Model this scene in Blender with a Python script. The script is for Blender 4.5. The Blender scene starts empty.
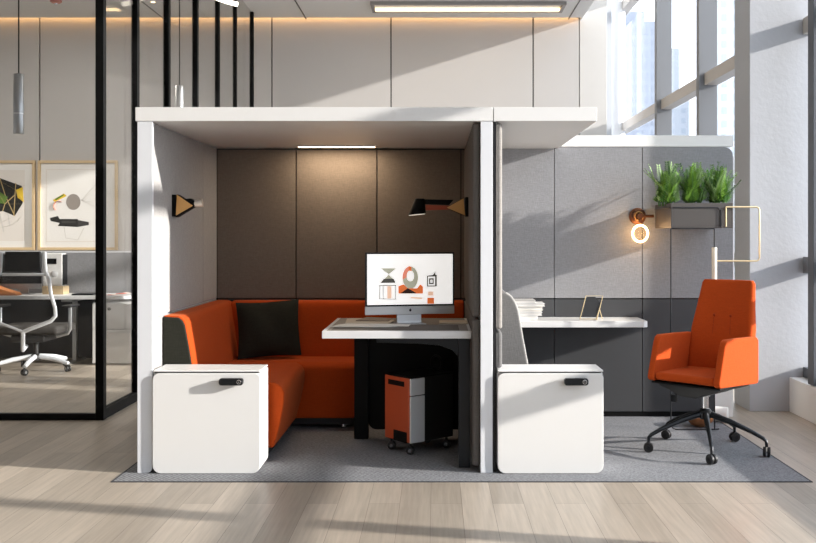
import bpy, bmesh, math, random
from mathutils import Vector, Matrix
PI = math.pi
sc = bpy.context.scene
COL = sc.collection
EYE = 1.30; F = 950.0; D = 5.17; CX = 436.0; CY = 235.0
def S(Y): return F / (D + Y)
def PX(px, Y): return (px - CX) / S(Y)
def PZ(py, Y): return EYE - (py - CY) / S(Y)

# ------------------------------------------------------------------ materials
def hexc(h):
    h = h.lstrip('#'); v = [int(h[i:i+2], 16) / 255 for i in (0, 2, 4)]
    return tuple([(c / 12.92 if c <= .04045 else ((c + .055) / 1.055) ** 2.4) for c in v]) + (1,)
MATS = {}
def mat(name, col, rough=.5, metal=0, var=0, scale=8, bump=0, bscale=200, emit=0, ecol=None, sheen=0, spec=None, stretch=(1, 1, 1), coat=0):
    m = bpy.data.materials.new(name); m.use_nodes = True
    nt = m.node_tree; b = nt.nodes['Principled BSDF']
    c = hexc(col) if isinstance(col, str) else col
    b.inputs['Base Color'].default_value = c
    b.inputs['Roughness'].default_value = rough
    b.inputs['Metallic'].default_value = metal
    if spec is not None: b.inputs['Specular IOR Level'].default_value = spec
    if sheen: b.inputs['Sheen Weight'].default_value = sheen
    if coat: b.inputs['Coat Weight'].default_value = coat
    if emit:
        b.inputs['Emission Color'].default_value = hexc(ecol or col); b.inputs['Emission Strength'].default_value = emit
    tc = nt.nodes.new('ShaderNodeTexCoord'); mp = nt.nodes.new('ShaderNodeMapping')
    nt.links.new(tc.outputs['Object'], mp.inputs['Vector']); mp.inputs['Scale'].default_value = stretch
    n = nt.nodes.new('ShaderNodeTexNoise'); n.inputs['Scale'].default_value = scale; n.inputs['Detail'].default_value = 4
    nt.links.new(mp.outputs[0], n.inputs['Vector'])
    if var:
        mx = nt.nodes.new('ShaderNodeMix'); mx.data_type = 'RGBA'
        lo = tuple(x * (1 - var) for x in c[:3]) + (1,); hi = tuple(min(1, x * (1 + var)) for x in c[:3]) + (1,)
        mx.inputs[6].default_value = lo; mx.inputs[7].default_value = hi
        nt.links.new(n.outputs['Fac'], mx.inputs[0]); nt.links.new(mx.outputs[2], b.inputs['Base Color'])
    else:
        r = nt.nodes.new('ShaderNodeMapRange'); r.inputs[3].default_value = max(0, rough - .04); r.inputs[4].default_value = min(1, rough + .04)
        nt.links.new(n.outputs['Fac'], r.inputs[0]); nt.links.new(r.outputs[0], b.inputs['Roughness'])
    if bump:
        n2 = nt.nodes.new('ShaderNodeTexNoise'); n2.inputs['Scale'].default_value = bscale
        nt.links.new(mp.outputs[0], n2.inputs['Vector'])
        bp = nt.nodes.new('ShaderNodeBump'); bp.inputs['Strength'].default_value = bump; bp.inputs['Distance'].default_value = .002
        nt.links.new(n2.outputs['Fac'], bp.inputs['Height']); nt.links.new(bp.outputs[0], b.inputs['Normal'])
    MATS[name] = m
    return m
def fabric(name, col, var=.12, scale=260, bump=.5):
    # woven look: two crossed stretched noises
    m = mat(name, col, rough=.92, spec=.2)
    nt = m.node_tree; b = nt.nodes['Principled BSDF']; c = hexc(col)
    tc = nt.nodes.new('ShaderNodeTexCoord')
    outs = []
    for st in ((1, 1, .12), (.12, .12, 1)):
        mp = nt.nodes.new('ShaderNodeMapping'); mp.inputs['Scale'].default_value = st
        nt.links.new(tc.outputs['Object'], mp.inputs['Vector'])
        n = nt.nodes.new('ShaderNodeTexNoise'); n.inputs['Scale'].default_value = scale; n.inputs['Detail'].default_value = 2
        nt.links.new(mp.outputs[0], n.inputs['Vector']); outs.append(n.outputs['Fac'])
    ad = nt.nodes.new('ShaderNodeMath'); ad.operation = 'ADD'
    nt.links.new(outs[0], ad.inputs[0]); nt.links.new(outs[1], ad.inputs[1])
    mr = nt.nodes.new('ShaderNodeMapRange'); mr.inputs[1].default_value = .7; mr.inputs[2].default_value = 1.3
    nt.links.new(ad.outputs[0], mr.inputs[0])
    mx = nt.nodes.new('ShaderNodeMix'); mx.data_type = 'RGBA'
    mx.inputs[6].default_value = tuple(x * (1 - var) for x in c[:3]) + (1,); mx.inputs[7].default_value = tuple(x * (1 + var) for x in c[:3]) + (1,)
    nt.links.new(mr.outputs[0], mx.inputs[0]); nt.links.new(mx.outputs[2], b.inputs['Base Color'])
    bp = nt.nodes.new('ShaderNodeBump'); bp.inputs['Strength'].default_value = bump; bp.inputs['Distance'].default_value = .001
    nt.links.new(mr.outputs[0], bp.inputs['Height']); nt.links.new(bp.outputs[0], b.inputs['Normal'])
    return m
def glass(name, tint, refl=.06):
    m = bpy.data.materials.new(name); m.use_nodes = True; nt = m.node_tree; nt.nodes.clear()
    o = nt.nodes.new('ShaderNodeOutputMaterial'); t = nt.nodes.new('ShaderNodeBsdfTransparent'); t.inputs[0].default_value = tint
    g = nt.nodes.new('ShaderNodeBsdfGlossy'); g.inputs['Roughness'].default_value = .02
    lw = nt.nodes.new('ShaderNodeLayerWeight'); lw.inputs['Blend'].default_value = .25
    mr = nt.nodes.new('ShaderNodeMapRange'); mr.inputs[3].default_value = refl * .5; mr.inputs[4].default_value = refl * 6
    nt.links.new(lw.outputs['Fresnel'], mr.inputs[0])
    mx = nt.nodes.new('ShaderNodeMixShader'); nt.links.new(mr.outputs[0], mx.inputs[0])
    nt.links.new(t.outputs[0], mx.inputs[1]); nt.links.new(g.outputs[0], mx.inputs[2]); nt.links.new(mx.outputs[0], o.inputs[0])
    MATS[name] = m; return m

WHITE = mat('white_lacquer', '#e4e3e0', .35)
WHITEM = mat('white_metal', '#dfe1e4', .3, coat=.2)
SILVERL = mat('bright_silver', '#d2d3d4', .4, metal=.25)
SHEETW = mat('white_paper', '#e9e6e0', .8)
GREYF = fabric('grey_fabric', '#8e8e90')
SIDEF = fabric('sunlit_grey_fabric', '#a5a3a1')  # lighter copy of the grey fabric so the sunlit booth wall reads bright
TAUPE = fabric('taupe_fabric', '#71675e')
DARKP = mat('charcoal_panel', '#3a3b3d', .6, var=.06, scale=5, bump=.1)
LININGD = fabric('dark_lining_fabric', '#625d59')
LINING = fabric('grey_lining_fabric', '#8f8b86')
ORANGE = fabric('orange_fabric', '#b04310', var=.08)
ob = ORANGE.node_tree.nodes['Principled BSDF']; ob.inputs['Sheen Weight'].default_value = .10; ob.inputs['Sheen Roughness'].default_value = .45; ob.inputs['Sheen Tint'].default_value = (1, .62, .28, 1)
BLACK = mat('black_metal', '#080808', .6, spec=.15)
BLACKP = mat('black_plastic', '#141415', .5)
DARKMET = mat('dark_metal', '#25272a', .35, metal=.6)
CHROME = mat('chrome', '#c9ccd0', .22, metal=1)
SILVER = mat('silver_aluminium', '#b3b4b5', .35, metal=.8)
DARKFAB = fabric('charcoal_fabric', '#26261f', var=.2)
GREYSEAT = fabric('mid_grey_fabric', '#6c6b6a')
PIPING = fabric('pale_grey_piping', '#a9a7a3')
BRASS = mat('brushed_brass', '#d3a163', .45, metal=.35, spec=.4)
COPPER = mat('copper', '#6e4630', .4, metal=.6)
REDCOP = mat('red_copper', '#a4492c', .45, metal=.2)
GOLD = mat('pale_gold_rod', '#d9c49a', .35, metal=.4)
IVORY = mat('ivory_tube', '#e8e0cd', .4)
WOODL = mat('light_wood', '#cfb68f', .5, var=.15, scale=6, stretch=(1, 14, 14))
TANL = mat('tan_leather', '#b5713f', .6, var=.15)
PLANTBOX = mat('planter_grey', '#48433f', .5)
CONC = mat('concrete_plaster', '#b4b6ba', .8, var=.07, scale=3, bump=.7, bscale=28)
PLAST = mat('plaster', '#b5b7ba', .8, var=.03, scale=2)
WALLP = mat('wall_panel_grey', '#b8b5b2', .42, var=.03, scale=1.2)
CEIL = mat('ceiling_grey', '#cdcdcc', .55, var=.02)
MULL = mat('mullion_grey', '#727477', .5)
MULLD = mat('mullion_dark_shade', '#4d5055', .45)  # darker frame grey, carries the shade on the near mullion
TRANS = mat('transom_lit_beige', '#b4aea8', .5)  # frame grey turned beige for the light on the transom undersides
MATGR = mat('desk_mat_grey', '#655f59', .8, var=.06, scale=40)
TOPW = mat('desk_white', '#d9d9d9', .4)
LEAF = mat('fern_green', '#76a03a', .5, var=.45, scale=30)
LEAFD = mat('fern_dark_green', '#3d6a26', .6, var=.3, scale=30)
LEAFL = mat('fern_pale_green', '#a4c182', .5, var=.2, scale=30)
SOIL = mat('soil', '#1d1713', .95)
LEDW = mat('warm_led', '#ffe2b0', emit=6, ecol='#ffdca8')
LEDN = mat('booth_led', '#fff0d8', emit=9, ecol='#ffe0b4')
BULB = mat('bulb_ring', '#ffe3b0', emit=14, ecol='#ffc98a')
LAMPG = mat('lamp_diffuser', '#ffffff', .6, emit=.5, ecol='#fff2df')
GLASS = glass('clear_glass', (.95, .955, .955, 1), .035)
GLASSW = glass('window_glass', (.97, .98, 1, 1), .03)
BULBGL = glass('bulb_glass', (1, .97, .92, 1), .008)
def flatc(n, h, e=0): return mat(n, h, .7, emit=e, ecol=h)

# floor planks
def floor_mat():
    m = mat('oak_planks', '#a79c90', .38)
    nt = m.node_tree; b = nt.nodes['Principled BSDF']
    tc = nt.nodes.new('ShaderNodeTexCoord'); mp = nt.nodes.new('ShaderNodeMapping'); mp.inputs['Rotation'].default_value = (0, 0, PI/2)
    nt.links.new(tc.outputs['Object'], mp.inputs['Vector'])
    br = nt.nodes.new('ShaderNodeTexBrick'); nt.links.new(mp.outputs[0], br.inputs['Vector'])
    br.offset = .37; br.inputs['Scale'].default_value = 1; br.inputs['Brick Width'].default_value = 1.7; br.inputs['Row Height'].default_value = .15
    br.inputs['Mortar Size'].default_value = .0012; br.inputs['Mortar Smooth'].default_value = .3; br.inputs['Bias'].default_value = 0
    br.inputs['Color1'].default_value = hexc('#9a8f81'); br.inputs['Color2'].default_value = hexc('#b5a99a'); br.inputs['Mortar'].default_value = hexc('#6b6359')
    mp2 = nt.nodes.new('ShaderNodeMapping'); mp2.inputs['Scale'].default_value = (26, 1.2, 1); nt.links.new(tc.outputs['Object'], mp2.inputs['Vector'])
    n = nt.nodes.new('ShaderNodeTexNoise'); n.inputs['Scale'].default_value = 2.5; n.inputs['Detail'].default_value = 6; nt.links.new(mp2.outputs[0], n.inputs['Vector'])
    mr = nt.nodes.new('ShaderNodeMapRange'); mr.inputs[1].default_value = .3; mr.inputs[2].default_value = .7; mr.inputs[3].default_value = .86; mr.inputs[4].default_value = 1.1
    nt.links.new(n.outputs['Fac'], mr.inputs[0])
    mx = nt.nodes.new('ShaderNodeMix'); mx.data_type = 'RGBA'; mx.blend_type = 'MULTIPLY'; mx.inputs[0].default_value = 1
    nt.links.new(br.outputs['Color'], mx.inputs[6]); nt.links.new(mr.outputs[0], mx.inputs[7]); nt.links.new(mx.outputs[2], b.inputs['Base Color'])
    return m
FLOOR = floor_mat()
def rug_mat(name, a, bcol):
    m = mat(name, a, .95, spec=.1)
    nt = m.node_tree; b = nt.nodes['Principled BSDF']
    tc = nt.nodes.new('ShaderNodeTexCoord')
    n = nt.nodes.new('ShaderNodeTexNoise'); n.inputs['Scale'].default_value = 90; n.inputs['Detail'].default_value = 3; nt.links.new(tc.outputs['Object'], n.inputs['Vector'])
    w = nt.nodes.new('ShaderNodeTexWave'); w.inputs['Scale'].default_value = 22; w.inputs['Distortion'].default_value = 3; w.bands_direction = 'DIAGONAL'
    nt.links.new(tc.outputs['Object'], w.inputs['Vector'])
    ad = nt.nodes.new('ShaderNodeMath'); ad.operation = 'MULTIPLY_ADD'; ad.inputs[1].default_value = .45
    nt.links.new(w.outputs['Fac'], ad.inputs[0]); nt.links.new(n.outputs['Fac'], ad.inputs[2])
    mr = nt.nodes.new('ShaderNodeMapRange'); mr.inputs[1].default_value = .35; mr.inputs[2].default_value = 1.05
    nt.links.new(ad.outputs[0], mr.inputs[0])
    mx = nt.nodes.new('ShaderNodeMix'); mx.data_type = 'RGBA'; mx.inputs[6].default_value = hexc(a); mx.inputs[7].default_value = hexc(bcol)
    nt.links.new(mr.outputs[0], mx.inputs[0]); nt.links.new(mx.outputs[2], b.inputs['Base Color'])
    bp = nt.nodes.new('ShaderNodeBump'); bp.inputs['Strength'].default_value = .6; bp.inputs['Distance'].default_value = .003
    nt.links.new(mr.outputs[0], bp.inputs['Height']); nt.links.new(bp.outputs[0], b.inputs['Normal'])
    return m
RUG = rug_mat('grey_rug', '#626367', '#939496')
RUGE = mat('rug_edge', '#3c3d40', .9)

# ------------------------------------------------------------------ mesh builder
class MB:
    def __init__(s): s.bm = bmesh.new(); s.mi = 0; s.bev = False
    def _merge(s, t, bev=0, seg=2, M=None):
        if bev:
            s.bev = True
            es = [e for e in t.edges if len(e.link_faces) == 2 and e.calc_face_angle(0) > .5]
            bmesh.ops.bevel(t, geom=es, offset=bev, segments=seg, profile=.5, affect='EDGES', clamp_overlap=True)
        if M: t.transform(M)
        for f in t.faces: f.material_index = s.mi
        me = bpy.data.meshes.new('t'); t.to_mesh(me); t.free(); s.bm.from_mesh(me); bpy.data.meshes.remove(me)
        return s
    def box(s, x0, x1, y0, y1, z0, z1, bev=0, seg=2, M=None):
        t = bmesh.new(); bmesh.ops.create_cube(t, size=1)
        for v in t.verts: v.co = Vector(((x0+x1)/2 + v.co.x*(x1-x0), (y0+y1)/2 + v.co.y*(y1-y0), (z0+z1)/2 + v.co.z*(z1-z0)))
        return s._merge(t, bev, seg, M)
    def prism(s, poly, axis, a, b, bev=0, seg=2, M=None):
        # poly points are the two other axes in order: x->(y,z) y->(x,z) z->(x,y)
        t = bmesh.new()
        def P(p, h): return {'x': (h, p[0], p[1]), 'y': (p[0], h, p[1]), 'z': (p[0], p[1], h)}[axis]
        va = [t.verts.new(P(p, a)) for p in poly]; vb = [t.verts.new(P(p, b)) for p in poly]
        t.faces.new(va); t.faces.new(vb[::-1])
        n = len(poly)
        for i in range(n): t.faces.new((va[i], vb[i], vb[(i+1) % n], va[(i+1) % n]))
        bmesh.ops.recalc_face_normals(t, faces=t.faces)
        return s._merge(t, bev, seg, M)
    def loft(s, rings, M=None, bev=0, cap=True):
        t = bmesh.new(); R = [[t.verts.new(p) for p in r] for r in rings]; n = len(R[0])
        for a, b in zip(R, R[1:]):
            for i in range(n): t.faces.new((a[i], a[(i+1) % n], b[(i+1) % n], b[i]))
        if cap: t.faces.new(R[0][::-1]); t.faces.new(R[-1])
        bmesh.ops.recalc_face_normals(t, faces=t.faces)
        return s._merge(t, bev, 2, M)
    def tube(s, pts, r, seg=10, closed=False, M=None, flat=1):
        pts = [Vector(p) for p in pts]; n = len(pts); rs = r if isinstance(r, (list, tuple)) else [r]*n
        t = bmesh.new(); rings = []; up = None
        for i, p in enumerate(pts):
            a = pts[(i-1) % n] if (closed or i > 0) else p; b = pts[(i+1) % n] if (closed or i < n-1) else p
            d = (b-a).normalized()
            if up is None:
                up = Vector((0, 0, 1)) if abs(d.z) < .9 else Vector((0, 1, 0))
            u = d.cross(up).normalized(); w = u.cross(d).normalized(); up = w
            rings.append([t.verts.new(p + (u*math.cos(2*PI*k/seg) + w*flat*math.sin(2*PI*k/seg))*rs[i]) for k in range(seg)])
        m = n if closed else n-1
        for i in range(m):
            a = rings[i]; b = rings[(i+1) % n]
            for k in range(seg): t.faces.new((a[k], a[(k+1) % seg], b[(k+1) % seg], b[k]))
        if not closed: t.faces.new(rings[0][::-1]); t.faces.new(rings[-1])
        bmesh.ops.recalc_face_normals(t, faces=t.faces)
        return s._merge(t, 0, 2, M)
    def lathe(s, prof, c=(0, 0, 0), seg=24, axis=(0, 0, 1), M=None):
        q = Vector((0, 0, 1)).rotation_difference(Vector(axis)).to_matrix().to_4x4(); T = Matrix.Translation(c) @ q
        t = bmesh.new(); rings = []
        for r, z in prof:
            rings.append([t.verts.new(T @ Vector((max(r, 1e-5)*math.cos(2*PI*k/seg), max(r, 1e-5)*math.sin(2*PI*k/seg), z))) for k in range(seg)])
        for a, b in zip(rings, rings[1:]):
            for k in range(seg): t.faces.new((a[k], a[(k+1) % seg], b[(k+1) % seg], b[k]))
        t.faces.new(rings[0][::-1]); t.faces.new(rings[-1])
        bmesh.ops.recalc_face_normals(t, faces=t.faces)
        return s._merge(t, 0, 2, M)
    def quad(s, pts, M=None):
        t = bmesh.new(); t.faces.new([t.verts.new(p) for p in pts]); return s._merge(t, 0, 2, M)
    def m(s, i): s.mi = i; return s
    def build(s, name, mats, parent=None, world=True, thr=35):
        bm = s.bm
        for f in bm.faces: f.smooth = True
        for e in bm.edges:
            if len(e.link_faces) == 2 and e.calc_face_angle(0) > math.radians(thr): e.smooth = False
        me = bpy.data.meshes.new(name); bm.to_mesh(me); bm.free()
        for x in (mats if isinstance(mats, (list, tuple)) else [mats]): me.materials.append(x)
        o = bpy.data.objects.new(name, me); COL.objects.link(o)
        if s.bev:
            wm = o.modifiers.new('weighted_normal', 'WEIGHTED_NORMAL'); wm.keep_sharp = True; wm.weight = 90
        if parent is not None:
            if world:
                r = parent
                while r.parent: r = r.parent
                me.transform(r.matrix_basis.inverted())
            o.parent = parent
        else:
            if me.vertices:
                xs = [v.co.x for v in me.vertices]; ys = [v.co.y for v in me.vertices]; zs = [v.co.z for v in me.vertices]
                c = Vector(((min(xs)+max(xs))/2, (min(ys)+max(ys))/2, min(zs)))
                me.transform(Matrix.Translation(-c)); o.location = c
        return o
def rrect(x0, x1, z0, z1, r, n=5, corners=(1, 1, 1, 1)):   # BL, BR, TR, TL
    pts = []
    for (cx, cz, a0, k) in ((x0, z0, PI, 0), (x1, z0, 1.5*PI, 1), (x1, z1, 0, 2), (x0, z1, .5*PI, 3)):
        rr = r * corners[k]
        if rr <= 0: pts.append((cx, cz)); continue
        ox = cx + rr * (1 if k in (0, 3) else -1); oz = cz + rr * (1 if k < 2 else -1)
        for i in range(n+1):
            a = a0 + PI/2*i/n; pts.append((ox + rr*math.cos(a), oz + rr*math.sin(a)))
    return pts
def tag(o, label, cat, group=None):
    o['label'] = label; o['category'] = cat
    if group: o['group'] = group
    return o
def thing(name, label, cat, loc, rz=0, group=None):
    o = bpy.data.objects.new(name, None); o.empty_display_size = .1; COL.objects.link(o)
    o.matrix_basis = Matrix.Translation(loc) @ Matrix.Rotation(rz, 4, 'Z')
    return tag(o, label, cat, group)
def struct(o): o['kind'] = 'structure'; return o
def sroot(name, loc=(0, 0, 0)):
    o = bpy.data.objects.new(name, None); COL.objects.link(o); o.location = loc; o['kind'] = 'structure'; return o
def copy_tree(o, parent=None):
    c = o.copy(); COL.objects.link(c); c.parent = parent
    for ch in list(o.children): copy_tree(ch, c)
    return c

# ------------------------------------------------------------------ setting
struct(MB().box(-9, 2.95, -9, 10, -.15, 0).build('floor', FLOOR))
struct(MB().box(-9, 1.91, -9, 7.33, 4.16, 4.3).box(-9, 1.91, 7.33, 7.6, 4.30, 4.44).build('ceiling', CEIL))
struct(MB().box(-9, 2.9, -9.1, -9, 0, 7.1).build('wall_front', PLAST))
struct(MB().box(1.91, 1.93, -9, 7.45, 4.16, 7.1).build('trim_ceiling_edge', CEIL))
struct(MB().box(1.93, 2.95, -9, 9.6, 7.0, 7.15).build('ceiling_atrium', CEIL))
struct(MB().box(-9.1, -8.9, -9, 7.6, 0, 4.16).build('wall_left', PLAST))
wb = sroot('wall_back', (-3, 7.5, 0))
MB().box(-9, 1.9, 7.47, 7.6, 0, 4.30).build('wall_backing', BLACKP, wb)
js = [-8.9, -7.2, PX(40, 7.45), PX(103, 7.45), PX(272, 7.45), PX(391, 7.45), PX(533, 7.45), 1.905]
for a, b in zip(js, js[1:]):
    MB().box(a+.008, b-.008, 7.44, 7.47, .02, 4.295, bev=.003).build('wall_panel', WALLP, wb)
struct(MB().box(1.91, 2.27, 7.45, 7.85, 0, 7, bev=.005).build('pillar', mat('pillar_plaster', '#c4c2be', .7, var=.02)))
struct(MB().box(2.2, 2.62, 8.9, 9.1, 0, 7).build('wall_return', PLAST))
struct(MB().lathe([(.095, 0), (.095, 7.0)], (2.605, 8.4, 0), 32).build('column_round', mat('column_white', '#d9dbde', .5)))
struct(MB().box(2.31, 2.752, 1.83, 2.19, 0, 7, bev=.006).build('column_concrete', CONC))
# slim ceiling joints are real gaps in trim strips
for i, (x, ) in enumerate(((PX(130, 6),), (PX(290, 6),), (PX(585, 6),))):
    struct(MB().box(x-.006, x+.006, 4.5, 7.4, 4.152, 4.161).build('trim_%d' % (i+1), DARKMET))

def facade(n, y0, y1, mull):
    r = sroot('window_%d' % n, (2.77, (y0+y1)/2, 0))
    MB().box(2.775, 2.785, y0, y1, .25, 7.0).build('glass', GLASSW, r)
    for y in mull:
        MB().box(2.598 if abs(y-1.42) < .1 else 2.59, 2.772, y-.05, y+.05, 0.26 if y < 1.83 else 0, 7.0, bev=.004).build('mullion', MULLD if abs(y-1.42) < .1 else MULL, r)
    for z in ((.255, .33, MULLD), (1.02, 1.14, MULL), (2.775, 2.895, TRANS), (4.5, 4.63, TRANS), (6.2, 6.33, TRANS)):
        MB().box((2.70 if n == 1 or z[0] < .3 else 2.645), 2.774, y0, y1, z[0], z[1], bev=.003).build('transom', z[2], r)
facade(1, -9, 1.825, [-8.2, -6.0, -3.8, -1.6, 1.42])
facade(2, 2.2, 9.5, [4.24, 6.04])
struct(MB().box(2.6, 2.79, -9, 1.825, .0, .254, bev=.006).build('trim_sill_box', mat('sill_white', '#e9e7e3', .45)))

# outside, far away
OUTG = struct(MB().box(-60, 140, -60, 200, -14.2, -14).build('ground_outside', mat('street_grey', '#8b8f94', .9)))
def tower(X0, X1, Y0, dep, top, base, col, win, cw, fh, ww=.55, label='', step=None):
    w = MB(); w.box(X0, X1, Y0, Y0+dep, -14, top)
    if step:
        for (a, b, t) in step: w.box(a, b, Y0+.5, Y0+dep-.5, top-.1, t)
    w.m(1)
    n = int((X1-X0)/cw)
    for i in range(n):
        x = X0 + (i+.5)*(X1-X0)/n
        z = -13 + fh/2
        while z < top-fh*.7:
            w.box(x-cw*ww/2, x+cw*ww/2, Y0-.02, Y0+.1, z, z+fh*ww); z += fh
    m = int(dep/cw)
    for i in range(m):
        y = Y0 + (i+.5)*dep/m
        z = -13 + fh/2
        while z < top-fh*.7:
            w.box(X0-.02, X0+.1, y-cw*ww/2, y+cw*ww/2, z, z+fh*ww); z += fh
    o = w.build('tower_block', [col, win]); return tag(o, label, 'building', 'towers seen through the windows')
T1 = mat('tower_haze_blue', '#8d95a3', .7); T1w = mat('tower_haze_blue_window', '#868e9c', .4)  # distance haze put into the tower colours: pale walls, low-contrast windows
T2 = mat('tower_haze_white', '#c4c8cd', .7); T2w = mat('tower_haze_white_window', '#b4bbc4', .4)
T3 = mat('tower_haze_pale', '#c4c9ce', .7); T3w = mat('tower_haze_pale_window', '#a9b4be', .4)
tower(13.2, 17.7, 70, 12, 18.2, 0, T1, T1w, .75, .9, .6, 'haze-blue tower block with stepped roof seen beside the white round column', [(13.2, 16.6, 19.1)])
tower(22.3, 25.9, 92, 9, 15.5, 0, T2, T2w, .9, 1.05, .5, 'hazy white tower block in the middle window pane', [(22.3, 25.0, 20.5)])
tower(26.5, 32.0, 84, 7.5, 27, 0, T3, T3w, .95, 1.25, .55, 'haze-paled tower with a grid of windows beside the concrete column')

# rug
rg = thing('rug', 'grey woven rug with a dark bound edge under the booth and orange chair', 'rug', (.1, .7, 0))
MB().box(-1.70, 1.97, -.165, 1.74, 0, .0035, bev=.001).build('rug_field', RUG, rg)
MB().box(-1.71, 1.98, -.178, -.165, 0, .0035).box(-1.71, 1.98, 1.74, 1.75, 0, .0035).box(-1.71, -1.70, -.165, 1.74, 0, .0035).box(1.97, 1.98, -.165, 1.74, 0, .0035).build('binding', RUGE, rg)
Z0 = .004
BK = 1.61; SEAM = .845; TOPZ = 1.996; UND = 1.92
# ------------------------------------------------------------------ left booth
bt = thing('meeting_booth', 'white framed meeting booth lined with taupe fabric around the orange sofa', 'booth', (-.66, .83, Z0))
MB().box(-1.637, .309, 0, 1.67, UND, TOPZ, bev=.003).build('roof', WHITE, bt)
MB().prism(rrect(-1.627, -1.545, Z0, UND, .03, corners=(0, 1, 0, 0)), 'y', .004, .03, bev=.002).box(-1.627, -1.575, .03, 1.67, Z0, UND).build('side_wall', WHITEM, bt)
MB().box(.242, .309, .004, 1.67, Z0, UND, bev=.003).build('side_wall', WHITEM, bt)
MB().box(-1.575, .242, 1.645, 1.67, Z0, UND).build('back_board', WHITE, bt)
for (y0, y1) in ((.03, 1.2), (1.207, 1.6)):
    MB().box(-1.575, -1.562, y0, y1, SEAM+.004, UND-.006, bev=.003).build('wall_panel', SIDEF, bt)
    MB().box(-1.575, -1.562, y0, y1, Z0+.01, SEAM-.004, bev=.003).build('wall_panel', SIDEF, bt)
    MB().box(.2, .242, y0, y1, SEAM+.006, UND-.006, bev=.015, seg=3).build('wall_panel', LININGD, bt)
    MB().box(.2, .242, y0, y1, Z0+.03, SEAM-.006, bev=.015, seg=3).build('wall_panel', LININGD, bt)
MB().box(-1.575, .242, 1.635, 1.645, Z0, UND-.002).build('backing', BLACKP, bt)
xs = [-1.565, PX(296, BK), PX(377, BK), PX(461, BK), .242]
for a, b in zip(xs, xs[1:]):
    MB().box(a+.004, b-.004, BK, 1.637, SEAM+.004, UND-.012, bev=.003).build('back_panel', TAUPE, bt)
    MB().box(a+.004, b-.004, BK, 1.637, Z0+.02, SEAM-.004, bev=.003).build('back_panel', DARKP, bt)
lt = thing('booth_ceiling_light', 'warm linear light set under the booth roof near its back panels', 'light', (-.69, 1.44, UND-.01))
MB().box(-.965, -.415, 1.405, 1.475, UND-.008, UND-.0005).build('housing', WHITE, lt)
MB().box(-.955, -.425, 1.415, 1.465, UND-.0095, UND-.0075).build('diffuser', LEDN, lt)
# ------------------------------------------------------------------ right screen module
ws = thing('workstation_screen', 'open workstation bay with grey fabric panels and short white canopy', 'workstation', (1.2, .83, Z0))
MB().box(.313, .876, 0, 1.67, UND, TOPZ, bev=.003).build('canopy', WHITE, ws)
MB().box(.313, .330, .03, 1.64, Z0, UND).build('side_board', BLACKP, ws)
MB().box(.328, .362, .02, 1.6, SEAM-.07+.01, UND-.008, bev=.015, seg=3).build('side_panel', LINING, ws)
MB().box(.328, .362, .02, 1.6, .572, SEAM-.07-.004, bev=.015, seg=3).build('side_panel', GREYSEAT, ws)
MB().box(.328, .362, .25, 1.6, Z0+.02, .568, bev=.004).build('side_panel', GREYSEAT, ws)
MB().box(.33, 2.115, 1.637, 1.662, .03, UND-.03, bev=.002).build('backing', BLACKP, ws)
rx = [.362, PX(554, BK), PX(642, BK), 2.12]
for i, (a, b) in enumerate(zip(rx, rx[1:])):
    c = (0, 0, 1, 0) if i == 2 else (0, 0, 0, 0)
    MB().prism(rrect(a+.004, b, SEAM+.004, UND+(.008 if i else -.004), .06, corners=c), 'y', BK, 1.637, bev=.003).build('back_panel', GREYF, ws)
    b2 = 1.985 if i == 2 else b
    MB().box(a+.004, b2, BK, 1.637, .04, SEAM-.004, bev=.003).build('back_panel', DARKP, ws)
MB().box(.33, 1.98, BK+.006, 1.66, Z0, .038).build('plinth', BLACK, ws)
MB().box(.877, 2.12, BK-.005, 1.67, UND+.010, TOPZ+.015, bev=.003).build('top_rail', WHITE, ws)
MB().box(1.988, 2.12, BK-.002, 1.665, 0, SEAM-.004, bev=.003).build('end_panel', WHITE, ws)
MB().box(2.12, 2.128, BK, 1.665, SEAM, UND-.06, bev=.002).build('edge_strip', WHITEM, ws)

# ------------------------------------------------------------------ corner sofa
sf = thing('corner_sofa', 'L-shaped orange upholstered sofa lining the booth corner', 'sofa', (-1.2, .9, Z0))
def soft(poly, axis, a, b, name, m, par, bev=.018):
    o = MB().prism(poly, axis, a, b, bev=bev, seg=3).build(name, m, par, thr=50); return o
soft([(-1.38, .075), (-.935, .075), (-.90, .2), (-.875, .33), (-.872, .39), (-.89, .432), (-.93, .452), (-1.38, .456)], 'y', .29, 1.165, 'seat', ORANGE, sf, .012)
soft([(1.6, .075), (1.175, .075), (1.17, .38), (1.18, .42), (1.205, .445), (1.25, .453), (1.6, .456)], 'x', -1.38, -.537, 'seat', ORANGE, sf, .012)
soft([(-1.56, .3), (-1.37, .3), (-1.375, .45), (-1.405, .65), (-1.43, .79), (-1.443, .818), (-1.468, .836), (-1.56, .84)], 'y', .265, 1.6, 'backrest', ORANGE, sf, .010)
soft([(1.605, .3), (1.44, .3), (1.445, .45), (1.465, .65), (1.485, .79), (1.497, .82), (1.515, .835), (1.605, .838)], 'x', -1.44, .195, 'backrest', ORANGE, sf, .010)
soft([(-1.558, .08), (-1.372, .08), (-1.377, .45), (-1.41, .65), (-1.435, .785), (-1.45, .812), (-1.47, .828), (-1.558, .833)], 'y', .245, .267, 'end_cap', DARKFAB, sf, .006)
MB().box(-1.55, -.97, .3, 1.2, .03, .075).box(-1.53, -.56, 1.2, 1.6, .03, .075).build('plinth', BLACKP, sf)
for (x, y) in ((-1.0, .36), (-1.0, 1.1), (-.62, 1.22), (-.6, 1.52), (-1.48, .36)):
    MB().lathe([(.02, Z0), (.022, .012), (.016, .032)], (x, y, 0), 12).build('foot', CHROME, sf)
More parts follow.
